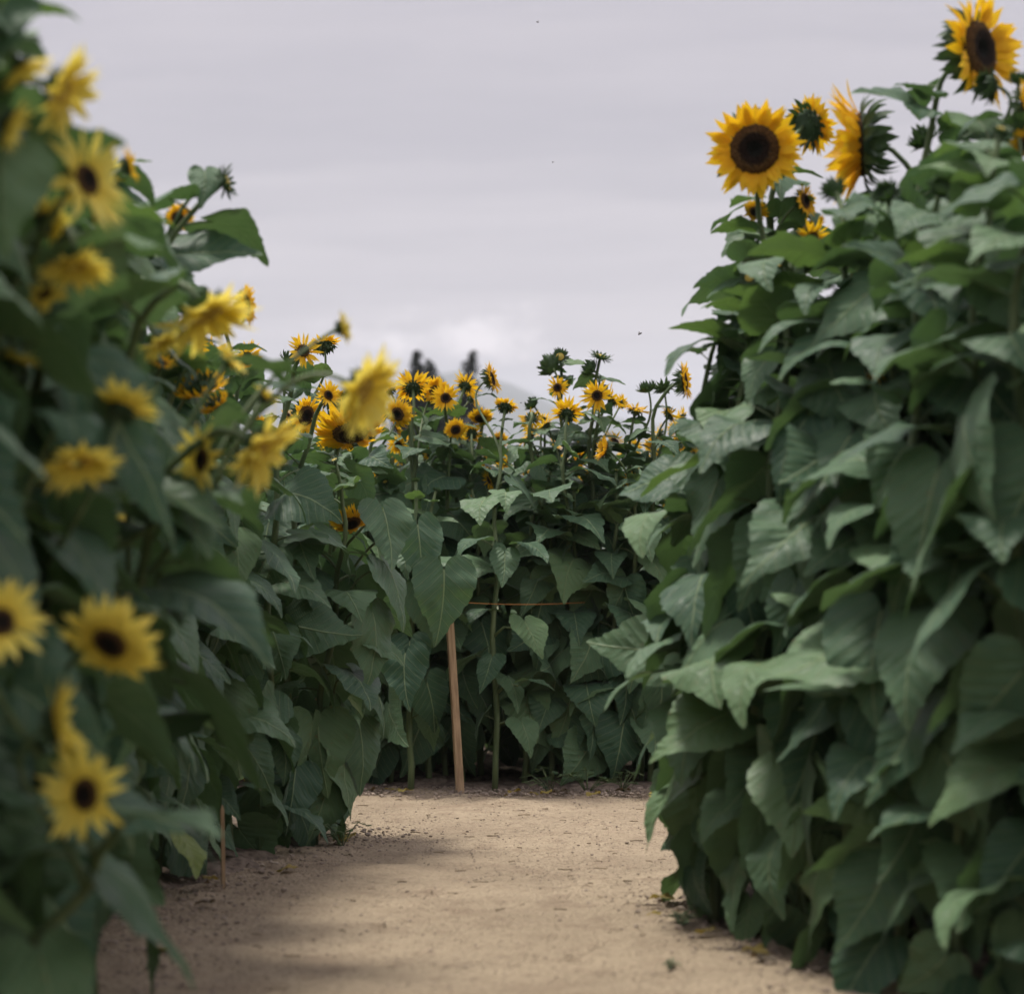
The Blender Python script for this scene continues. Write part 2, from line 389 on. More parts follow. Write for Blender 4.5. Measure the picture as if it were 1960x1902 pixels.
def calyx_mesh(seed, bud=0):
    r = random.Random(seed); mb = MB(); nr, na = 8, 20; vs = []; fs = []
    for i in range(nr + 1):
        t = i / nr; a = t * math.pi / 2
        rad, z = (math.cos(a) * .98, -.02 - math.sin(a) * .46) if i < nr else (.13, -.52)
        for k in range(na): vs.append((max(rad, .13) * math.cos(2 * math.pi * k / na), max(rad, .13) * math.sin(2 * math.pi * k / na), z))
    for i in range(nr):
        for k in range(na):
            k2 = (k + 1) % na; fs.append((i * na + k, i * na + k2, (i + 1) * na + k2, (i + 1) * na + k))
    mb.add(vs, fs)
    if bud == 0: bracts(mb, r, 15, 3, .75, -.15, -.7)
    elif bud == 1:   # closed bud: bracts folded over the heart
        bracts(mb, r, 14, 3, 1.35, 1.15, .9, wd=.5); bracts(mb, r, 12, 1, 1.2, .25, .6, wd=.34)
    else:            # bud just opening, ragged star of bracts
        bracts(mb, r, 14, 3, 1.15, .55, .3, wd=.40)
    return mb.mesh('calyx' if not bud else 'bud', [M['bract']])
PET = {'full': [petals_mesh(i, n=r_n, ln=l, gap=.05) for i, r_n, l in ((1, 25, 1.05), (2, 23, 1.15), (3, 26, 1.0), (4, 22, 1.2))],
       'small': [petals_mesh(i, n=r_n, ln=l, elev=(-.1, .55), curl=(-.9, .6), gap=.13, wd=(.36, .6)) for i, r_n, l in ((5, 17, 2.1), (6, 15, 2.3), (7, 18, 1.9), (8, 13, 2.0))],
       'pale': [petals_mesh(i, n=r_n, ln=l, elev=(-.1, .45), mat='petal_pale', gap=.08, wd=(.55, .8)) for i, r_n, l in ((11, 15, 2.3), (12, 14, 2.4), (13, 16, 2.2))],
       'palegold': [petals_mesh(i, n=16, ln=2.2, elev=(.0, .7), curl=(-.7, .3), mat='petal_pale', wd=(.55, .8), layers=3) for i in (16, 17)],
       'palecup': [petals_mesh(i, n=15, ln=2.3, elev=(.15, .8), curl=(-.7, .2), mat='petal_pale', wd=(.5, .72), layers=3) for i in (14, 15)],
       'forward': [petals_mesh(i, n=22, ln=1.15, elev=(.45, 1.0), curl=(-.8, .2), layers=3) for i in (21, 22)],
       'droopy': [petals_mesh(i, n=22, ln=1.35, elev=(-.7, -.1), curl=(-1.0, -.1), layers=3) for i in (31, 32)],
       'paledroop': [petals_mesh(i, n=17, ln=1.9, elev=(-.5, .0), curl=(-.9, 0), mat='petal_pale', wd=(.5, .7), layers=3) for i in (41, 42)]}
DISK = [disk_mesh(i) for i in range(3)]
POLLEN = [disk_mesh(5)]; POLLEN[0].materials[0] = simple('pollen_disk', (.22, .12, .02), (.62, .42, .06), 9, .9, .8)
CAL = [calyx_mesh(i) for i in range(3)]; BUD = [calyx_mesh(10 + i, 1) for i in range(3)]; STAR = [calyx_mesh(20 + i, 2) for i in range(3)]
m_ = MB()
vs = [(.78 * t * math.cos(6.2832 * k / 16), .78 * t * math.sin(6.2832 * k / 16), .30 - .18 * t * t) for t in (0, .35, .7, 1) for k in range(16)]
m_.add(vs, [(i * 16 + k, (i + 1) * 16 + k, (i + 1) * 16 + (k + 1) % 16, i * 16 + (k + 1) % 16) for i in range(3) for k in range(16)])
HEART = m_.mesh('heart', [M['bud']])
SPAN = {'full': 2.08, 'small': 2.95, 'pale': 3.15, 'palegold': 2.95, 'palecup': 2.8, 'forward': 1.75, 'droopy': 2.0, 'paledroop': 2.4, 'bud': 1.25, 'star': 1.75}   # outer radius / disk radius

def put_head(root, base, pos, facing, diam, typ):
    s = diam / 2 / SPAN[typ]; q = facing.to_track_quat('Z', 'Y') @ Quaternion((0, 0, 1), rng.uniform(0, 6.28))
    if typ == 'bud': return link('bud', rng.choice(BUD), root, pos - base, q, s)
    if typ == 'star':
        h = link('bud', rng.choice(STAR), root, pos - base, q, s); link('bud_heart', HEART, h); return h
    h = link('flower_head', rng.choice(CAL), root, pos - base, q, s)
    link('petals', rng.choice(PET[typ]), h); link('seed_disk', rng.choice(POLLEN if typ == 'palegold' else DISK), h)
    return h

# ------------------------------------------------------------------ plants
def bez(p, n): return [((1 - t) ** 3) * p[0] + 3 * t * (1 - t) ** 2 * p[1] + 3 * t * t * (1 - t) * p[2] + t ** 3 * p[3] for t in (i / n for i in range(n + 1))]
def stalk(p0, head, f, rad, first=None):
    back = head - f * rad * .5
    ln = (back - p0).length
    k = min(.30, ln * .35)
    P2 = back - f * k + Vector((0, 0, -.35 * k if f.z > -.35 else .1 * k))
    P1 = first if first is not None else p0 + Vector((0, 0, .55 * (back.z - p0.z)))
    return bez([p0, P1, P2, back], 18)

def leaf_kind(t):
    u = rng.random()
    if t > .88: return 'young' if u < .7 else 'mid'
    if t > .70: return 'mid' if u < .60 else ('droop' if u < .85 else 'young')
    if t > .35: return 'droop' if u < .50 else ('mid' if u < .88 else 'hang')
    return 'hang' if u < .32 else ('droop' if u < .80 else 'mid')

def sunflower(base, heads, top=None, open_az=-90, spread=75, size=.30, step=.085, zmin=.22, yellow=.02, bare=0.0, taper=.62, extra=()):
    """heads: list of (pos, facing, diam, type); the first one ends the main stem. Returns the root Empty."""
    root = link('sunflower', None, None, base)
    root.empty_display_size = .1
    mb = MB(); base = Vector(base)
    pos, f, dm, typ = heads[0]
    main = stalk(base, pos, f, dm / 2 / SPAN[typ] if typ != 'none' else .02)
    if typ == 'none': main = bez([base, base + Vector((0, 0, .6)), pos - Vector((0, 0, .5)), pos], 18)
    zt = max(p.z for p in main)
    wob = [Vector((.012 * math.sin(i * 1.1 + base.x * 9), .012 * math.cos(i * .9 + base.y * 7), 0)) if 0 < i < 16 else Vector((0, 0, 0)) for i in range(19)]
    main = [p + q for p, q in zip(main, wob)]
    r0 = .015 + .003 * rng.random()
    mb.tube([p - base for p in main], [r0 * (1 - .55 * (i / 18)) for i in range(19)], 8)
    lines = [(main, 1.0)]
    for (p, ff, d2, t2) in heads[1:]:
        hd = math.hypot(p.x - main[-1].x, p.y - main[-1].y)
        zs = min(max(.45, p.z - .25 - hd * .8), zt - .1)
        i0 = min(range(15), key=lambda i: abs(main[i].z - zs)); s0 = main[i0]
        dirh = Vector((p.x - s0.x, p.y - s0.y, 0)) * .35
        br = stalk(s0, p, ff, d2 / 2 / SPAN[t2], s0 + dirh + Vector((0, 0, max(.05, (p.z - s0.z) * .45))))
        mb.tube([q - base for q in br], [.008 - .003 * (i / 18) for i in range(19)], 6); lines.append((br, .45))
    for (x, y, d, a_, L, kd, k) in extra:            # a particular leaf: where its blade starts, which way it hangs, how long
        me = LEAF[kd][k]; org = at(x, y, d) - Matrix.Rotation(R(a_), 3, 'Z') @ ATT[me.name] * L
        link('leaf', me, root, org - base, (0, 0, R(a_)), L)
        zc_ = max(.3, org.z - .8 * math.hypot(org.x - base.x, org.y - base.y)); q = min(main, key=lambda v: abs(v.z - zc_))
        mb.tube([q - base, q.lerp(org, .5) - base + Vector((0, 0, .03)), org - base], [.008, .0065, .0055], 6)
    link('stem', mb.mesh('stem', [M['stem']]), root)
    for h in heads:
        if h[3] != 'none': put_head(root, base, *h)
    # leaves up the main stem
    az = rng.uniform(0, 360); z = zmin + rng.uniform(0, .08)
    ztop = zt - .04
    while z < ztop:
        t = z / ztop
        i = next((k for k in range(18) if main[k].z <= z <= main[k + 1].z), 17); a, b = main[i], main[i + 1]
        p = a.lerp(b, min(1, max(0, (z - a.z) / max(1e-4, b.z - a.z))))
        az += 137.5
        if rng.random() > bare * (1 - t):
            d = ((az - open_az + 180) % 360 - 180) / 180                       # -1..1 away from the open side
            aa = open_az + math.copysign(abs(d) ** 1.25, d) * 180 * spread / 90 + rng.uniform(-12, 12)
            prof = (.68 + .32 * min(1, t / .28)) * (1.0 if t < .72 else 1 - taper * (t - .72) / .28)
            L = size * prof * rng.uniform(.72, 1.18)
            for _ in range(5):
                if rng.random() < yellow and t < .3: me = YLEAF if rng.random() < .5 else LIME
                else: me = rng.choice(LEAF[leaf_kind(t)])
                rot = Euler((R(rng.gauss(0, 20)), R(rng.gauss(0, 12)), R(aa))); sc = (L, L * rng.uniform(.9, 1.25), L)
                if base.y < 1 or not blocked(me, p, rot, sc): link('leaf', me, root, p - base, rot, sc); break
                aa += rng.uniform(-45, 45); L *= .88
        z += step * rng.uniform(.7, 1.3) * (1 if t < .8 else .75)
    for br, k in lines[1:]:
        for i in (5, 9, 13):
            if rng.random() < .75:
                link('leaf', rng.choice(LEAF['young'] + LEAF['mid']), root, br[i] - base, (R(rng.gauss(0, 15)), R(rng.gauss(0, 10)), rng.uniform(0, 6.28)), size * rng.uniform(.28, .5))
    return root

KEEP = []          # blooms, stake and twine stand clear of the leaves: (x, y, radius, distance)
def H(x, y, d, px, face, typ='full'):
    if d < 5.5: d *= .93
    KEEP.append((x, y, px * .40, d))
    return (at(x, y, d), Vector(face).normalized(), px * d / F, typ)
def proj(p):
    c, s = math.cos(PITCH), math.sin(PITCH); dz = p.z - CAMH; dd = p.y * c + dz * s
    return CX + F * p.x / dd, CY - F * (-p.y * s + dz * c) / dd, p.y
SAMP = {}
def blocked(me, org, rot, sc):
    if me.name not in SAMP: SAMP[me.name] = [v.co.copy() for v in list(me.vertices)[42::11]]
    mt = Matrix.LocRotScale(org, rot, Vector(sc)); ps = [proj(mt @ v) for v in SAMP[me.name]]
    for (x, y, r_, d) in KEEP:
        if abs(ps[0][0] - x) > 500 or abs(ps[0][1] - y) > 500 or org.y > d + .6: continue
        if sum(1 for q in ps if q[2] < d and (q[0] - x) ** 2 + (q[1] - y) ** 2 < r_ * r_): return True
    return False
def bud_at(p, s=.05): return (Vector(p), Vector((rng.uniform(-.5, .5), rng.uniform(-.8, .3), rng.uniform(.2, .9))).normalized(), s, rng.choice(['bud', 'star']))

exec_list = []
GL, GR, GB = 'sunflower plants in the blurred bank on the near side', 'sunflower plants in the tall bank across from it', 'sunflower plants closing the end of the path'
front = {GL: [], GR: [], GB: []}
QUEUE = []
def plant(*a, **kw): QUEUE.append((a, kw))
def grow(group, base, heads, label=None, **kw):
    o = sunflower(Vector((base[0], base[1], 0)), heads, **kw); tag(o, label, 'sunflower', group)
    front[group].append(o)

# ---- tall bank on the right
plant(GR, (.86, 8.10), [H(1445, 286, 8.0, 214, (-.16, -1, -.06)), H(1540, 385, 8.35, 70, (.6, -.5, .1)), H(1446, 405, 8.4, 50, (-.3, -.6, -.5), 'droopy')],
      'tall sunflower with one big full bloom facing the camera above the path corner', open_az=-125, size=.27, step=.065, taper=.45)
plant(GR, (.90, 8.65), [H(1548, 240, 8.55, 135, (.72, .55, .30)), H(1560, 432, 8.5, 50, (.4, -.3, -.8), 'droopy')],
      'sunflower whose bloom turns its green back, just behind the big full bloom', open_az=-110, size=.27, step=.07, taper=.4)
plant(GR, (1.18, 7.75), [H(1648, 276, 7.8, 222, (-.99, .10, -.04), 'forward'), H(1768, 270, 7.9, 50, (-.5, -.3, .5), 'bud')],
      'sunflower with a bloom in profile, petals one side and spiky green back the other', open_az=-115, size=.29, step=.065, taper=.3)
plant(GR, (1.238, 7.40), [H(1872, 95, 7.4, 250, (.74, -.66, .08)), H(1896, 165, 7.2, 52, (-.8, -.3, -.1), 'bud'), H(1950, 155, 7.3, 36, (0, -.4, .8), 'bud')],
      'tallest sunflower, half turned bloom on a long bare stalk above the others', open_az=-110, size=.29, step=.065, taper=.4)
plant(GR, (1.46, 7.05), [H(1968, 205, 7.1, 120, (.7, -.5, .1)), H(1945, 245, 7.0, 80, (-.2, .4, .9), 'star'), H(1962, 275, 7.0, 70, (.3, -.8, -.4), 'droopy')],
      'sunflower cut off by the frame with green spiky bud and drooping petals', open_az=-105, size=.29, step=.065, taper=.3)
plant(GR, (.66, 8.05), [bud_at(at(1435, 480, 8.1), .06)], 'leafy sunflower without open bloom standing at the very corner by the sand', open_az=-150, size=.27, top=None, spread=95, zmin=.03, step=.06, taper=.5)
plant(GR, (.64, 8.35), [bud_at(at(1375, 640, 8.3), .06)], 'short leafy sunflower leaning over the path just behind the corner plant', open_az=170, size=.28, spread=95, zmin=.05, step=.06, taper=.5)
line = [(.62, 7.85), (.72, 7.55), (.80, 7.20), (.90, 6.90), (.99, 6.55), (1.08, 6.22), (1.19, 5.9), (1.30, 5.55), (1.42, 5.2)]
for i, (x, y) in enumerate(line):
    tp = 2.10 + rng.uniform(-.10, .10) - (.06 if i == 0 else 0)
    p = Vector((x + .0, y + .05, tp))
    plant(GR, (x - .015, y), [bud_at(p + Vector((.10, 0, 0)), .06)], open_az=-132, size=.272, spread=84, zmin=.04, yellow=.018, step=.052, taper=.35)
# ---- blurred bank on the left
plant(GL, (-1.02, 4.90), [H(165, 1520, 4.9, 215, (-.50, -.86, .05), 'pale'), H(105, 1388, 4.95, 180, (.97, .12, .22), 'palecup'), H(2, 1190, 4.7, 190, (.55, -.75, .1), 'pale')],
      'blurred sunflower with the lowest lemon bloom, dark eye towards the camera', open_az=-40, size=.31, taper=.35)
plant(GL, (-1.10, 5.15), [H(165, 345, 5.1, 215, (.78, -.55, .20), 'pale'), H(212, 1228, 5.0, 190, (-.30, -.75, -.60), 'paledroop'), H(150, 880, 5.0, 175, (.12, -.35, -.93), 'palegold')],
      'blurred sunflower with three lemon blooms one above another, topmost wide open', open_az=-30, size=.32, taper=.3)
plant(GL, (-1.14, 4.75), [H(118, 172, 5.0, 190, (.90, -.18, -.40), 'palegold'), H(42, 125, 4.9, 112, (.5, .2, -.8), 'palecup'), H(16, 236, 4.8, 112, (.8, .1, -.4), 'palecup')],
      'blurred sunflower highest in its bank with a bloom seen edge on', open_az=-40, size=.32, taper=.3,
      extra=[(2, 12, 4.45, -95, .17, 'droop', 1), (2, 300, 4.5, -80, .20, 'droop', 3)])
plant(GL, (-1.10, 5.45), [H(142, 505, 5.2, 160, (.10, -.25, -.96), 'palegold'), H(88, 428, 5.4, 112, (.6, .5, .3), 'palecup'), H(35, 695, 5.2, 80, (.3, .1, .9), 'palecup'), H(85, 562, 5.3, 110, (.4, -.3, -.8), 'pale'), H(235, 782, 5.4, 135, (.3, .35, .85), 'palecup')],
      'blurred sunflower with a nodding bloom and several small lemon ones below', open_az=-30, size=.32, taper=.3)
plant(GL, (-1.05, 5.85), [H(392, 600, 5.7, 215, (.45, -.22, -.86), 'palegold'), H(388, 880, 5.7, 160, (-.78, -.62, .02), 'pale'), H(245, 318, 6.4, 90, (.9, .2, .3), 'small')],
      'blurred sunflower with a long nodding bloom over a dark eyed round one', open_az=-20, size=.32, taper=.3)
plant(GL, (-.98, 6.15), [H(497, 857, 5.6, 190, (.80, -.25, -.55), 'palegold'), H(692, 748, 5.8, 200, (.80, -.34, -.50), 'palegold'), H(505, 760, 6.3, 60, (.6, .1, .7), 'palecup'), H(652, 628, 6.3, 66, (.9, .2, .2), 'palecup'), H(305, 655, 6.0, 95, (.5, -.2, -.8), 'palegold'), H(440, 690, 6.1, 80, (.7, -.2, .6), 'palegold'), H(238, 1000, 6.2, 50, (.5, -.2, .8), 'palegold')],
      'blurred sunflower reaching farthest over the path with two tilted lemon blooms', open_az=-5, size=.32, taper=.3)
plant(GL, (-1.20, 7.35), [H(434, 350, 7.4, 70, (.9, -.1, .25), 'star'), H(340, 420, 7.6, 60, (.5, -.7, .2), 'forward'), H(310, 695, 7.2, 66, (.3, -.4, .8), 'small'), H(285, 600, 7.1, 60, (.5, -.3, -.7), 'small')],
      'sunflower with a lone spiky bud standing against the sky', open_az=-15, size=.29, step=.06, taper=.15,
      extra=[(392, 330, 7.38, -75, .13, 'droop', 1)])
plant(GL, (-1.24, 8.00), [H(470, 585, 8.2, 95, (.85, -.2, .05), 'full'), H(385, 745, 8.0, 110, (.25, .45, -.85), 'droopy'), H(413, 775, 8.1, 70, (.6, .3, -.7), 'droopy')],
      'sunflower with ragged drooping golden blooms behind the blurred lemon ones', open_az=-15, size=.28)
plant(GL, (-.80, 10.75), [H(670, 826, 10.6, 150, (.12, -.50, -.82), 'droopy'), H(640, 765, 10.9, 80, (-.1, .3, .9), 'full'), H(672, 1000, 10.5, 80, (.3, -.55, -.75), 'droopy'), H(760, 1015, 10.5, 44, (.85, -.3, .1), 'forward')],
      'sunflower at the far corner with a big golden bloom hanging its petals', open_az=-40, size=.29, spread=95, zmin=.05, step=.07,
      extra=[(742, 1085, 10.4, -20, .28, 'droop', 0), (715, 1180, 10.3, -35, .30, 'hang', 2), (700, 1290, 10.4, -15, .28, 'droop', 3), (690, 1400, 10.35, -40, .26, 'hang', 4), (735, 980, 10.45, -60, .28, 'droop', 2)])
plant(GL, (-.98, 10.9), [H(585, 795, 11.1, 85, (.62, -.72, -.22)), H(556, 690, 11.2, 34, (.3, -.2, .8), 'bud'), H(620, 660, 11.3, 70, (-.2, .3, .9), 'full')],
      'sunflower beside the far corner with a side turned dark disk and a bud', open_az=-60, size=.28)
plant(GL, (-.78, 10.35), [bud_at(at(640, 880, 10.35), .05)], 'leafy sunflower without bloom at the tip of the far corner, leaves down to the sand', open_az=-45, size=.29, spread=100, zmin=.05, step=.06)
line = [(-.88, 10.2), (-.93, 9.95), (-1.04, 9.7), (-1.12, 9.45), (-1.18, 9.2), (-1.21, 8.95), (-1.24, 8.7), (-1.27, 8.5), (-1.28, 8.35), (-1.28, 7.7), (-1.27, 7.0), (-1.24, 6.6), (-1.22, 6.35), (-1.15, 5.6), (-1.06, 5.25), (-1.15, 5.0), (-1.14, 4.75), (-1.14, 4.5), (-1.14, 4.3)]
for i, (x, y) in enumerate(line):
    tp = rng.uniform(1.75, 1.98) if y > 7.8 else (rng.uniform(1.92, 2.12) if y > 5.7 else (rng.uniform(2.0, 2.14) if y < 5.1 else rng.uniform(1.8, 2.0)))
    hd = [bud_at((x + .08, y - .03, tp), .06)] if rng.random() < .45 else [((Vector((x + rng.uniform(.05, .2), y - .05, tp))), Vector((rng.uniform(-.2, .9), -.6, rng.uniform(-.7, .3))).normalized(), rng.uniform(.11, .16), 'small' if y > 7 else 'pale')]
    plant(GL, (x, y), hd, open_az=-28, size=.265 if y > 7 else .31, step=.07, spread=85, zmin=.06, yellow=.04, taper=.6 if y > 7 else .25)
for x, y, tp, lb in ((-1.10, 6.9, 2.14, 'tall leafy bloomless sunflower just nearer than the lone spiky bud'), (-1.16, 7.6, 2.12, 'tall leafy bloomless sunflower just behind the lone spiky bud'), (-1.20, 8.1, 2.06, 'leafy bloomless sunflower beside the ragged drooping golden blooms')):
    plant(GL, (x - .05, y), [bud_at((x, y, tp), .05)], lb, open_az=-30, size=.29, spread=88, zmin=.3, step=.065, taper=.3)
# ---- back bank closing the path
plant(GB, (-.085, 12.98), [H(968, 778, 13.4, 52, (.2, .5, .85)), H(940, 725, 13.5, 70, (.88, -.25, .25))],
      'slender sunflower with its whole stem in view and heart shaped leaves', open_az=-90, size=.215, spread=85, step=.13, bare=.35, zmin=.3,
      extra=[(969, 942, 12.85, -95, .20, 'mid', 1), (915, 1032, 12.9, -140, .20, 'mid', 4), (1006, 1040, 12.9, -40, .20, 'mid', 2), (966, 1062, 12.85, -85, .19, 'droop', 2), (930, 1165, 13.1, -120, .18, 'mid', 6), (1006, 1192, 12.9, -60, .22, 'droop', 5), (940, 1262, 12.9, -110, .19, 'droop', 1), (1012, 1300, 12.9, -45, .17, 'mid', 3), (1000, 1385, 12.9, -60, .19, 'droop', 4)])
bk = [
 ((-.56, 13.6), [H(790, 742, 13.6, 84, (-.1, .75, .65), 'small'), H(833, 752, 13.7, 60, (.4, -.7, .2), 'forward'), H(762, 792, 13.5, 60, (-.4, -.7, -.3), 'droopy')], 'sunflower in the end bank whose bloom shows only its dark green back'),
 ((-.34, 13.5), [H(853, 762, 13.5, 64, (.05, -1, .1), 'small'), H(872, 822, 13.4, 44, (.2, -.8, -.4), 'droopy')], 'sunflower with a small round dark eyed bloom below the far conifers'),
 ((-.22, 13.9), [H(892, 738, 13.9, 62, (.4, .5, .6), 'small'), H(903, 764, 14.0, 42, (.8, .3, .5), 'small')], 'sunflower with two overlapping blooms right of the far conifers'),
 ((-.16, 13.7), [H(920, 800, 13.8, 50, (0, -.6, -.8), 'droopy'), H(885, 820, 13.9, 36, (.2, .5, .8), 'small')], 'sunflower with a nodding brown seed head between yellow neighbours'),
 ((.10, 13.8), [H(1012, 838, 13.8, 56, (-.6, .2, .7), 'small'), H(1040, 800, 13.9, 44, (.2, .2, .9), 'small'), H(1020, 775, 13.8, 26, (-.6, -.3, .6), 'bud')], 'sunflower with low yellow blooms under the gap of blue hill'),
 ((.26, 13.6), [H(1072, 683, 13.6, 36, (-.1, -.9, .35), 'star'), H(1056, 702, 13.6, 38, (-.4, .6, .5), 'bud'), H(1067, 742, 13.5, 52, (0, -1, .08), 'small')], 'sunflower with two dark buds on thin stalks over a small bloom'),
 ((.32, 13.4), [H(1086, 792, 13.4, 74, (.15, .75, .62), 'small'), H(1045, 812, 13.6, 40, (-.5, .2, .8), 'small')], 'sunflower with a bloom turned away, dark green back over yellow petals'),
 ((.44, 13.5), [H(1150, 682, 13.5, 46, (.3, -.2, .9), 'star'), H(1132, 706, 13.5, 32, (-.7, -.3, .4), 'bud'), H(1143, 757, 13.3, 66, (-.25, -.95, -.1), 'small')], 'sunflower with a cluster of spiky buds highest in the end bank'),
 ((.54, 13.7), [H(1172, 764, 13.7, 70, (.75, .1, .6), 'small'), H(1190, 772, 13.9, 46, (.5, .4, .6), 'small')], 'sunflower with a bloom crowded behind its dark eyed neighbour'),
 ((.66, 13.4), [H(1217, 785, 13.5, 70, (.3, -.2, .93), 'small'), H(1158, 860, 13.2, 50, (-.85, -.2, .3), 'forward'), H(1240, 745, 13.5, 32, (-.3, 0, .9), 'bud')], 'sunflower with one bloom above and another half hidden in its leaves'),
 ((.84, 13.5), [H(1309, 730, 13.3, 88, (.92, -.2, .1), 'full'), H(1270, 742, 13.6, 48, (-.2, .3, .9), 'star'), H(1282, 795, 13.6, 54, (.7, .2, .6), 'small')], 'sunflower with a profile bloom touching the tall bank'),
 ((-.74, 13.3), [bud_at(at(735, 790, 13.3), .06), H(745, 748, 13.6, 54, (-.6, .3, .7), 'small')], 'broad leaved sunflower of the end bank next to the far corner'),
]
plant(GB, (-.50, 12.95), [bud_at((-.48, 13.0, 1.55), .05)], 'sunflower whose broad leaf hides the top of the leaning stake', open_az=-90, size=.28, spread=80, zmin=.35,
      extra=[(850, 1098, 12.70, -84, .36, 'hang', 1), (800, 1010, 12.75, -70, .32, 'hang', 3), (775, 1255, 12.75, -105, .28, 'hang', 0)])
for b, h, lb in bk: plant(GB, b, h, lb, open_az=-90, size=.265, spread=80, zmin=.28, step=.08)
fl = [-2.2, -1.9, -1.62, -1.35, -1.08, -.86, -.62, -.42, -.25, .06, .20, .36, .52, .70, .92, 1.15, 1.4, 1.7]
for x in fl:
    yb = 13.28 + rng.uniform(-.05, .1)
    plant(GB, (x, yb), [bud_at((x + rng.uniform(-.05, .05), yb, rng.uniform(1.50, 1.72)), .05)], open_az=-90, size=.265, spread=70, zmin=.24 if -.6 < x < .2 else .13, step=.07, yellow=.03)

for k in range(12): KEEP.append((864 + 18 * k / 11, 1225 + 265 * k / 11, 13, 12.8))
for k in range(22): KEEP.append((966 - .8 * k, 900 + 26 * k, 7, 12.9))
for k in range(18): KEEP.append((880 + 14 * k, 1152, 12, 12.92 + .35 * k / 17))
for a_, kw in QUEUE: grow(*a_, **kw)

# ---- plants deeper in the banks: a few built with one foliage mesh each, then copied
def proto(seed, T, pal, taper=.45):
    U = rng.uniform
    heads = [(Vector((U(-.06, .06), U(-.06, .06), T)), Vector((U(-1, 1), U(-1, .9), U(-.3, .7))).normalized(), U(.11, .17), rng.choice(pal))]
    for _ in range(rng.choice((1, 2, 3, 3))): heads.append((Vector((U(-.2, .2), U(-.2, .2), T - U(.05, .3))), Vector((U(-1, 1), U(-.8, 1), U(-.5, .8))).normalized(), U(.08, .15), rng.choice(pal + ['bud'])))
    o = sunflower(Vector((0, 0, 0)), heads, open_az=U(0, 360), spread=88, size=.28, step=.075, zmin=.07, taper=taper)
    lv = [c for c in o.children if c.name.split('.')[0] == 'leaf']; mb = MB()
    for c in lv:
        mt = Matrix.LocRotScale(c.location, c.rotation_euler, c.scale); me = c.data
        fs = [tuple(p.vertices) for p in me.polygons]; uvv = [(0, 0)] * len(me.vertices)
        for l, u in zip(me.loops, me.uv_layers[0].data): uvv[l.vertex_index] = tuple(u.uv)
        off = len(mb.v); mb.v.extend(tuple(mt @ v.co) for v in me.vertices); mb.uv.extend(uvv)
        mb.f.extend(tuple(i + off for i in f) for f in fs); mb.mi.extend(p.material_index for p in me.polygons)
        bpy.data.objects.remove(c)
    link('foliage', mb.mesh('foliage', [M['leaf'], M['petiole']]), o)
    return o
protos = {'b': [proto(20 + i, 2.0, ['bud', 'star', 'bud'], .3) for i in range(5)], 'g': [proto(i, rng.uniform(1.80, 1.98), ['small', 'small', 'small', 'forward', 'droopy']) for i in range(6)], 'p': [proto(9, 2.0, ['pale', 'paledroop', 'full']) for i in range(3)]}
used = set()
def deeper(key, x, y, s, label, group):
    p = rng.choice(protos[key])
    if p not in used: o = p; used.add(p)
    else: o = copy_tree(p)
    o.location = (x, y, 0); o.rotation_euler = (0, 0, rng.uniform(0, 6.28)); o.scale = (s, s, s)
    tag(o, label, 'sunflower', group)
for y in np.arange(4.4, 10.9, .42):
    wmax = .196 * y + .55
    x = (-1.38 if y < 6.2 or y > 9.8 else -1.58) - rng.uniform(0, .08)
    while -x < max(wmax, 1.75):
        deeper('p' if y < 6.5 else 'g', x + rng.uniform(-.06, .06), y + rng.uniform(-.12, .12), rng.uniform(.94, 1.04), 'sunflower standing inside the blurred bank, behind its row of edge plants', GL)
        x -= .36
def fx(y): return np.interp(y, [5.2, 6.55, 7.85, 8.4], [1.42, .99, .68, .62])
for y in np.arange(5.4, 9.2, .40):
    x = fx(y) + .36
    while x < .196 * y + .75:
        deeper('b' if rng.random() < .85 else 'g', x + rng.uniform(-.06, .06), y + rng.uniform(-.12, .12), rng.uniform(.95, 1.0) if y < 7.9 else rng.uniform(1.05, 1.12), 'sunflower standing inside the tall bank, behind its row of edge plants', GR)
        x += .36
for k, y in enumerate((13.85, 14.25, 14.7, 15.2, 15.8, 16.6, 17.4)):
    x = -2.9
    while x < 2.4:
        deeper('g', x + rng.uniform(-.08, .08), y + rng.uniform(-.15, .15), rng.uniform(.92, 1.02), 'sunflower in the deeper rows of the bank that closes the path', GB)
        x += .34 + .03 * k
for ps in protos.values():
    for p in ps:
        if p not in used:
            for ch in list(p.children_recursive): bpy.data.objects.remove(ch)
            bpy.data.objects.remove(p)
# ---- labels for edge plants not yet singled out: counted along the path edge
ORD = 'first second third fourth fifth sixth seventh eighth ninth tenth eleventh twelfth thirteenth fourteenth fifteenth sixteenth seventeenth eighteenth nineteenth twentieth twenty-first twenty-second twenty-third twenty-fourth'.split()
un = sorted((o for o in front[GR] if 'label' not in o), key=lambda o: -o.location.y)
for i, o in enumerate(un): o['label'] = f'bloomless leafy sunflower, {ORD[i]} along the sand edge from the tall bank corner'
un = sorted((o for o in front[GL] if 'label' not in o), key=lambda o: -o.location.y)
for i, o in enumerate(un): o['label'] = f'leafy sunflower on the blurred bank edge, {ORD[i]} from its far corner towards the camera'
un = sorted((o for o in front[GB] if 'label' not in o), key=lambda o: o.location.x)
for i, o in enumerate(un): o['label'] = f'big leaved bloomless sunflower at the path end, {ORD[i]} from the left in its front row'

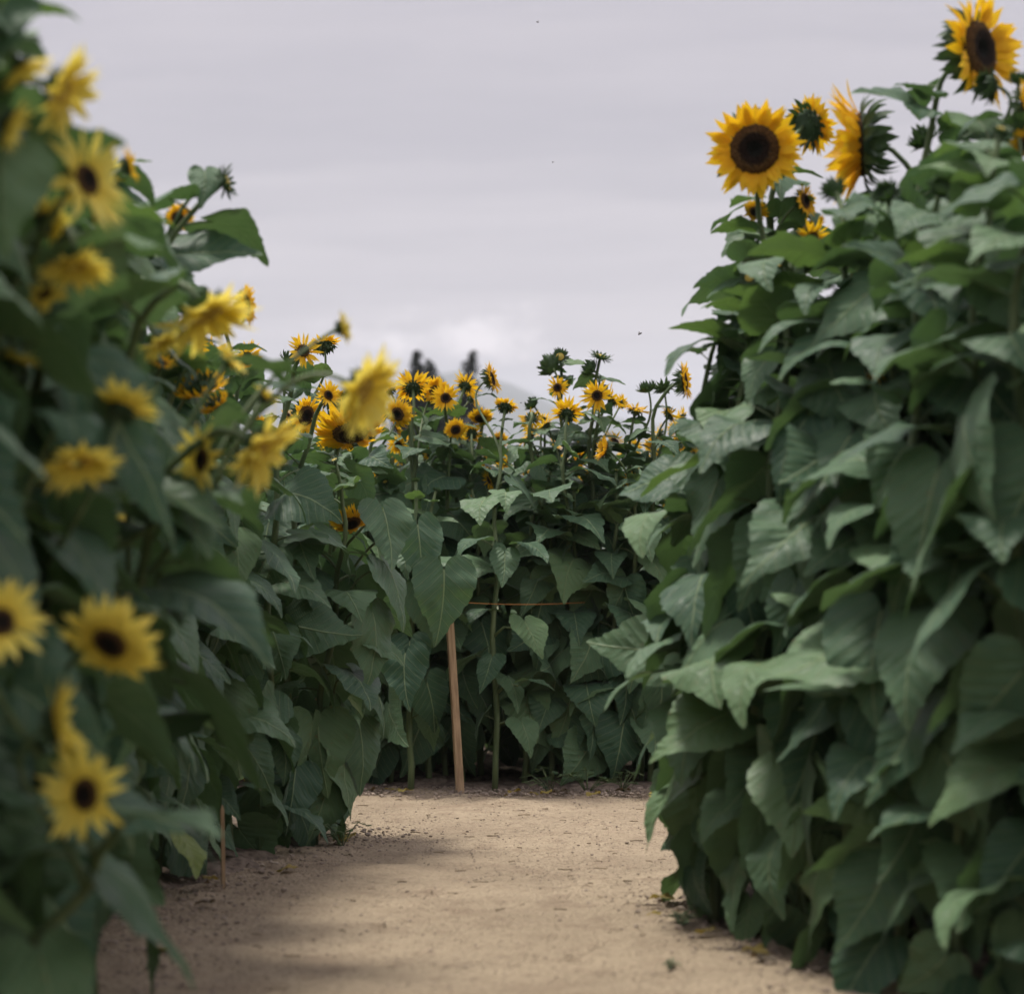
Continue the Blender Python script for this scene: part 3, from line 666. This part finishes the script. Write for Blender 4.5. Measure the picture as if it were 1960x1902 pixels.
# ------------------------------------------------------------------ ground
def hnoise(x, y): return (math.sin(x * 3.1 + y * 1.7) + math.sin(x * 7.3 - y * 5.1 + 1.3) * .5 + math.sin(x * 15.7 + y * 12.9) * .25 + math.sin(x * 31 - y * 27 + .5) * .15)
mb = MB(); s = 4000
mb.add([(-s, -s, -.03), (s, -s, -.03), (s, s, -.03), (-s, s, -.03)], [(0, 1, 2, 3)])
tag(link('ground', mb.mesh('ground', [M['field']])), kind='structure')
mb = MB(); xs = np.arange(-3.6, 3.61, .032); ys = np.arange(2.5, 13.5, .032); r = random.Random(3)
vs = [(x, y, .007 * hnoise(x, y) + .009 * hnoise(x * 1.9 + 4, y * 2.3) * math.sin(x * 5 + y * 3) + r.uniform(-.0035, .0035) * (1 + hnoise(x * 2.1, y * 1.6))) for y in ys for x in xs]; nx = len(xs)
mb.add(vs, [(j * nx + i, j * nx + i + 1, (j + 1) * nx + i + 1, (j + 1) * nx + i) for j in range(len(ys) - 1) for i in range(nx - 1)])
tag(link('path', mb.mesh('path', [M['sand']])), kind='structure')
def bed(poly, hgt, seed):
    """low mound of dark soil inside a polygon"""
    P = [Vector((a, b)) for a, b in poly]; r = random.Random(seed)
    x0, x1 = min(p.x for p in P), max(p.x for p in P); y0, y1 = min(p.y for p in P), max(p.y for p in P)
    def sdist(q):
        ins = False; best = 9
        for i in range(len(P)):
            a, b = P[i], P[(i + 1) % len(P)]; ab = b - a; t = max(0, min(1, (q - a).dot(ab) / ab.length_squared)); best = min(best, (q - a - ab * t).length)
            if (a.y > q.y) != (b.y > q.y) and q.x < a.x + (q.y - a.y) / (b.y - a.y) * (b.x - a.x): ins = not ins
        return best if ins else -best
    gx = np.arange(x0 - .3, x1 + .3, .06); gy = np.arange(y0 - .3, y1 + .3, .06); mb = MB(); vs = []
    for y in gy:
        for x in gx:
            d = sdist(Vector((x, y))) + .06 * hnoise(x * 1.3, y * 1.1)
            t = max(-.25, min(1, d / .22)); vs.append((x, y, -.045 + (hgt + .045) * (t if t < 0 else t * (2 - t)) + (r.uniform(-.012, .012) + .010 * hnoise(x * 3, y * 3))))
    n = len(gx); fs = []
    for j in range(len(gy) - 1):
        for i in range(n - 1):
            q = (j * n + i, j * n + i + 1, (j + 1) * n + i + 1, (j + 1) * n + i)
            if max(vs[k][2] for k in q) > -.048: fs.append(q)
    mb.add(vs, fs); return mb.mesh('soil_bed', [M['soil']])
BEDS = [[(-3.2, 3.6), (-.98, 3.6), (-1.0, 6.2), (-1.12, 7), (-1.10, 8.6), (-.95, 9.5), (-.70, 10.2), (-.66, 10.9), (-.9, 11.25), (-3.2, 11.3)],
        [(1.45, 4.6), (3.2, 4.6), (3.2, 9.5), (.6, 9.1), (.44, 8.5), (.50, 7.9), (.62, 7.4), (.9, 6.6), (1.2, 5.6)],
        [(-4.2, 13.0), (-1, 13.05), (0, 13.0), (1.2, 13.05), (4.2, 13.1), (4.2, 20), (-4.2, 20)]]
for i, b in enumerate(BEDS): tag(link('soil_bed', bed(b, .035, i)), kind='structure')

def rock(mb, r, p, s):
    vs = []; n = 6
    for i, (t, rr) in enumerate(((-.5, .5), (-.1, 1), (.35, .8), (.6, .3))):
        for k in range(n):
            a = 6.2832 * k / n + i * .4; q = rr * r.uniform(.75, 1.2); vs.append((p[0] + s * q * math.cos(a), p[1] + s * q * math.sin(a) * .8, p[2] + s * t * .8))
    fs = [(i * n + k, i * n + (k + 1) % n, (i + 1) * n + (k + 1) % n, (i + 1) * n + k) for i in range(3) for k in range(n)] + [tuple(range(3 * n, 4 * n))]
    mb.add(vs, fs)
mb = MB(); r = random.Random(5)
for _ in range(7500):
    u = r.random()
    if u < .55: p = (r.uniform(-1.6, 1.6), 13.0 + r.gauss(-.10, .17), 0)
    elif u < .78: y = r.uniform(4.5, 11); p = (np.interp(y, [4.5, 6.2, 7, 8.6, 9.5, 10.2], [-.96, -.98, -1.1, -1.08, -.93, -.68]) + r.gauss(.06, .13), y, 0)
    else: y = r.uniform(5.2, 8.5); p = (fx(y) - .08 + r.gauss(0, .12), y, 0)
    rock(mb, r, (p[0], p[1], r.uniform(-.002, .012) + .01), abs(r.gauss(.001, .0036)) + .002)
for _ in range(5200):
    rock(mb, r, (r.uniform(-1.2, 1.3), r.uniform(5.2, 13), .004), abs(r.gauss(.0, .0022)) + .0012)
tag(link('soil_clods', mb.mesh('soil_clods', [M['clod']], False)), 'grey brown crumbs of soil scattered along the bank feet', 'soil clods', kind='stuff')
mb = MB()
for _ in range(320):
    x, y = r.uniform(-1.3, 1.4), r.uniform(4.8, 13.2); a = r.uniform(0, 3.14); ln = r.uniform(.008, .035)
    dx, dy = math.cos(a) * ln, math.sin(a) * ln
    z = .009
    mb.tube([(x - dx, y - dy, z), (x, y, z + r.uniform(-.002, .001)), (x + dx * .8 - dy * .2, y + dy * .8 + dx * .2, z - .002)], r.uniform(.001, .0025), 4)
tag(link('straw_litter', mb.mesh('straw_litter', [M['straw']])), 'dry straw bits and twigs lying on the sand', 'litter', kind='stuff')

FALL = [leaf_mesh('fallen_leaf', 70 + i, 0, 0, 8, -25, .3, U_, .10, .3, 'leaf_yellow' if i else 'leaf_brown') for i, U_ in enumerate((.5, .3, -.2))]
for k in range(34):
    if k < 14: x, y = r.uniform(-.9, .9), r.uniform(12.6, 13.0)
    elif k < 24: y = r.uniform(6, 10.6); x = np.interp(y, [6.2, 7, 8.6, 9.5, 10.2], [-.9, -1.0, -1.0, -.85, -.6]) + r.uniform(-.1, .12)
    else: y = r.uniform(6, 8.4); x = fx(y) - r.uniform(.02, .28)
    o = link('fallen_leaf', FALL[k % 3], None, (x, y, .022), (r.uniform(-.2, .2), r.uniform(-.2, .2), r.uniform(0, 6.28)), r.uniform(.04, .09))
    tag(o, 'small withered leaf fallen on the soil along a bank foot', 'fallen leaf', 'withered leaves fallen along the bank feet')

# ------------------------------------------------------------------ stakes and twine
def stake(base, top, wd, label, grp=None, tip=True):
    b, t = Vector(base), Vector(top); ax = (t - b); mb = MB(); h = wd / 2
    rot = Matrix.Rotation(R(27), 3, 'Z'); lv = [(0, 1), (.5, 1.0), (.93, 1.0), (1.0, .35 if tip else .98)]; vs = []
    for k, sc in lv:
        for (x, y) in ((-h, -h * .6), (h, -h * .6), (h, h * .6), (-h, h * .6)):
            q = rot @ Vector((x * sc, y * sc, 0)); c = ax * k + Vector((rng.uniform(-1, 1), rng.uniform(-1, 1), 0)) * wd * .02
            vs.append((c.x + q.x, c.y + q.y, c.z - (.04 if k == 0 else 0)))
    fs = [(i * 4 + k, i * 4 + (k + 1) % 4, (i + 1) * 4 + (k + 1) % 4, (i + 1) * 4 + k) for i in range(3) for k in range(4)] + [(12, 13, 14, 15)]
    mb.add(vs, fs); o = link('wooden_stake', mb.mesh('wooden_stake', [M['wood']], False), None, b)
    return tag(o, label, 'stake', 'wooden stakes along the banks')
b0 = at(882, 1497, 12.85); b0.z = 0; t0 = at(858, 1146, 12.9)
stake(b0, t0, .036, 'leaning pale wooden stake standing alone at the path end')
b1 = at(428, 1692, 8.85); b1.z = 0; stake(b1, at(425, 1540, 8.85), .013, 'thin wooden stake half hidden by leaves at the blurred bank foot')
b2 = at(610, 1585, 10.6); b2.z = 0; stake(b2, at(606, 1330, 10.6), .015, 'thin wooden stake among the stems at the far corner')
mb = MB(); e = Vector((.37, 13.27, .94)); a = t0 + Vector((0, -.03, 0)); a.z = .945; a += Vector((.02, .02, 0))
mb.tube([a.lerp(e, i / 16) + Vector((0, 0, -.012 * math.sin(math.pi * i / 16))) for i in range(17)], .0019, 6)
tag(link('twine', mb.mesh('twine', [M['twine']])), 'taut orange twine stretched waist high from the leaning stake', 'twine')

# ------------------------------------------------------------------ weeds at the bank feet
def weed(x, y, s, label):
    mb = MB(); st = MB()
    for k in range(rng.randint(7, 11)):
        a = rng.uniform(0, 6.28); ln = s * rng.uniform(.5, 1.1); hh = s * rng.uniform(.35, .9)
        pts = [Vector((math.cos(a) * ln * t, math.sin(a) * ln * t, hh * math.sin(t * 2.2))) for t in (0, .3, .6, 1)]
        st.tube(pts, .0022, 4)
        for q in range(6):
            t = rng.uniform(.25, 1); p = Vector((math.cos(a) * ln * t, math.sin(a) * ln * t, hh * math.sin(t * 2.2))); b = rng.uniform(0, 6.28); l = s * rng.uniform(.12, .3)
            d = Vector((math.cos(b), math.sin(b), rng.uniform(-.4, .4))) * l; sd_ = Vector((-math.sin(b), math.cos(b), rng.uniform(-.4, .4))) * l * .28
            m1 = p + d * .45
            mb.add([p, m1 + sd_, p + d, m1 - sd_, m1 + Vector((0, 0, -l * .08))], [(0, 4, 1), (1, 4, 2), (2, 4, 3), (3, 4, 0)], [(0, 0), (.4, .2), (1, 0), (.4, -.2), (.4, 0)])
    o = link('weed', None, None, (x, y, .0)); tag(o, label, 'weed', 'weeds at the bank feet')
    link('leaves', mb.mesh('weed_leaves', [M['weed']]), o); link('stems', st.mesh('weed_stems', [M['stem']]), o)
weed(.19, 12.85, .17, 'sprawling weed at the slender sunflower foot')
weed(.37, 12.9, .16, 'low weed spreading to the shade at the path end')
weed(.54, 12.88, .13, 'small weed beside the tall bank at the path end')
weed(.50, 7.75, .10, 'small weed at the foot of the tall bank corner')
weed(-.66, 10.2, .12, 'small weed at the foot of the far corner')
weed(.42, 6.9, .05, 'tiny seedling alone on the sand before the tall bank')

# ------------------------------------------------------------------ far conifers, hills, insects
def conifer(x, ytop, d, wpx, label, sparse, lean=0):
    top = at(x, ytop, d); Hh = top.z; o = link('conifer', None, None, (top.x, d, 0)); tag(o, label, 'conifer', 'conifers far beyond the field')
    mb = MB(); mb.tube([(0, 0, 0), (lean * .4, 0, Hh * .5), (lean, 0, Hh)], [Hh * .014, Hh * .009, .03], 7); link('trunk', mb.mesh('trunk', [M['bark']]), o)
    mb = MB(); r = random.Random(int(x)); n = 80; wd = wpx * d / F / 2
    for i in range(n):
        t = i / n; z = Hh * (.12 + .88 * t); ln0 = wd * (1 - t) ** .7 * 2.9 + .08
        for k in range(9):
            if r.random() < sparse: continue
            a = r.uniform(0, 6.28); ln = ln0 * r.uniform(.55, 1.1); zz = z + r.uniform(-.1, .1)
            for q in range(5):
                u0 = (q + .2) / 5; c = Vector((lean * t + math.cos(a) * ln * u0, math.sin(a) * ln * u0, zz + ln * (.10 - .35 * u0 * u0)))
                for _ in range(3):
                    b = a + r.uniform(-1.0, 1.0); l = .25 * ln + .09; dd = Vector((math.cos(b), math.sin(b), r.uniform(-.7, .35))) * l; s2 = Vector((-math.sin(b), math.cos(b), r.uniform(-.5, .5))) * l * .3
                    mb.add([c, c + dd * .5 + s2, c + dd, c + dd * .5 - s2], [(0, 1, 2, 3)])
    link('crown', mb.mesh('crown', [M['needle']]), o)
conifer(799, 672, 92, 62, 'tallest dark conifer rising behind the end bank', .15)
conifer(823, 688, 94, 56, 'dark conifer close against its taller neighbour', .15)
conifer(853, 670, 98, 50, 'thin sparse conifer standing a little apart', .35, 1.0)
conifer(776, 712, 95, 56, 'shortest conifer at the edge of the far clump', .2)
conifer(838, 722, 96, 60, 'low bushy conifer filling the gap in the clump', .2)

mb = MB(); n, k = 90, 10; vs = []
prof = [(-2400, 150), (-1400, 215), (-700, 215), (-260, 244), (-60, 246), (-15, 240), (60, 214), (160, 196), (420, 175), (900, 130), (1600, 150), (2400, 120)]
for j in range(k + 1):
    v = j / k
    for i in range(n + 1):
        x = -2400 + 4800 * i / n; h = np.interp(x, [p[0] for p in prof], [p[1] for p in prof]) + 5 * hnoise(x * .006, 2) + 2 * hnoise(x * .03, 5)
        vs.append((x, 3000 + 600 * (v - 1) + 40 * hnoise(x * .004, v * 3), h * math.sin(v * math.pi / 2) ** 1.3 - 2 + 6 * v * (1 - v) * hnoise(x * .01, v * 9)))
mb.add(vs, [(j * (n + 1) + i, j * (n + 1) + i + 1, (j + 1) * (n + 1) + i + 1, (j + 1) * (n + 1) + i) for j in range(k) for i in range(n)])
tag(link('hills', mb.mesh('hills', [M['hill']])), kind='structure')

def insect(x, y, d, s, rz, label):
    p = at(x, y, d); o = link('flying_bee', None, None, p, (0, rng.uniform(-.5, .5), rz)); tag(o, label, 'bee', 'bees flying over the path')
    mb = MB(); mb.tube([(-.55 * s, 0, -.06 * s), (-.45 * s, 0, 0), (-.2 * s, 0, 0), (0, 0, .02 * s), (.16 * s, 0, .03 * s), (.3 * s, 0, .05 * s), (.45 * s, 0, .02 * s), (.52 * s, 0, 0)], [.02 * s, .15 * s, .2 * s, .12 * s, .2 * s, .14 * s, .14 * s, .03 * s], 8); link('body', mb.mesh('bee_body', [M['insect']]), o)
    for sg in (-1, 1):
        mb = MB(); mb.add([(.1 * s, 0, .2 * s), (.2 * s, sg * .5 * s, .45 * s), (-.1 * s, sg * .7 * s, .4 * s), (-.2 * s, sg * .3 * s, .25 * s)], [(0, 1, 2, 3)]); link('wing', mb.mesh('bee_wing', [M['wing']]), o)
insect(1029, 43, 10.5, .011, .4, 'bee highest in the open sky near the top edge')
insect(1058, 311, 11, .009, 1.2, 'tiny bee midway up the open sky')
insect(1225, 639, 11, .017, -.3, 'largest flying bee, just off the tall bank')
insect(997, 771, 12.5, .010, .9, 'tiny bee low over the gap of blue hill')

# ------------------------------------------------------------------ haze: even air round the whole scene
HAZE = 0.00022
if HAZE:
    mb = MB(); x, y0, y1, z0, z1 = 3900, -300, 3700, -1.5, 330
    vs = [(-x, y0, z0), (x, y0, z0), (x, y1, z0), (-x, y1, z0), (-x, y0, z1), (x, y0, z1), (x, y1, z1), (-x, y1, z1)]
    mb.add(vs, [(3, 2, 1, 0), (4, 5, 6, 7), (0, 1, 5, 4), (1, 2, 6, 5), (2, 3, 7, 6), (3, 0, 4, 7)])
    m, g, o = newmat('haze'); pv = g.node('ShaderNodeVolumePrincipled'); pv.inputs['Color'].default_value = (.92, .94, 1, 1); pv.inputs['Density'].default_value = HAZE
    g.l.new(pv.outputs[0], o.inputs['Volume'])
    tag(link('haze', mb.mesh('haze', [m], False)), 'pale blue haze between the field and the far hills', 'haze', kind='stuff')
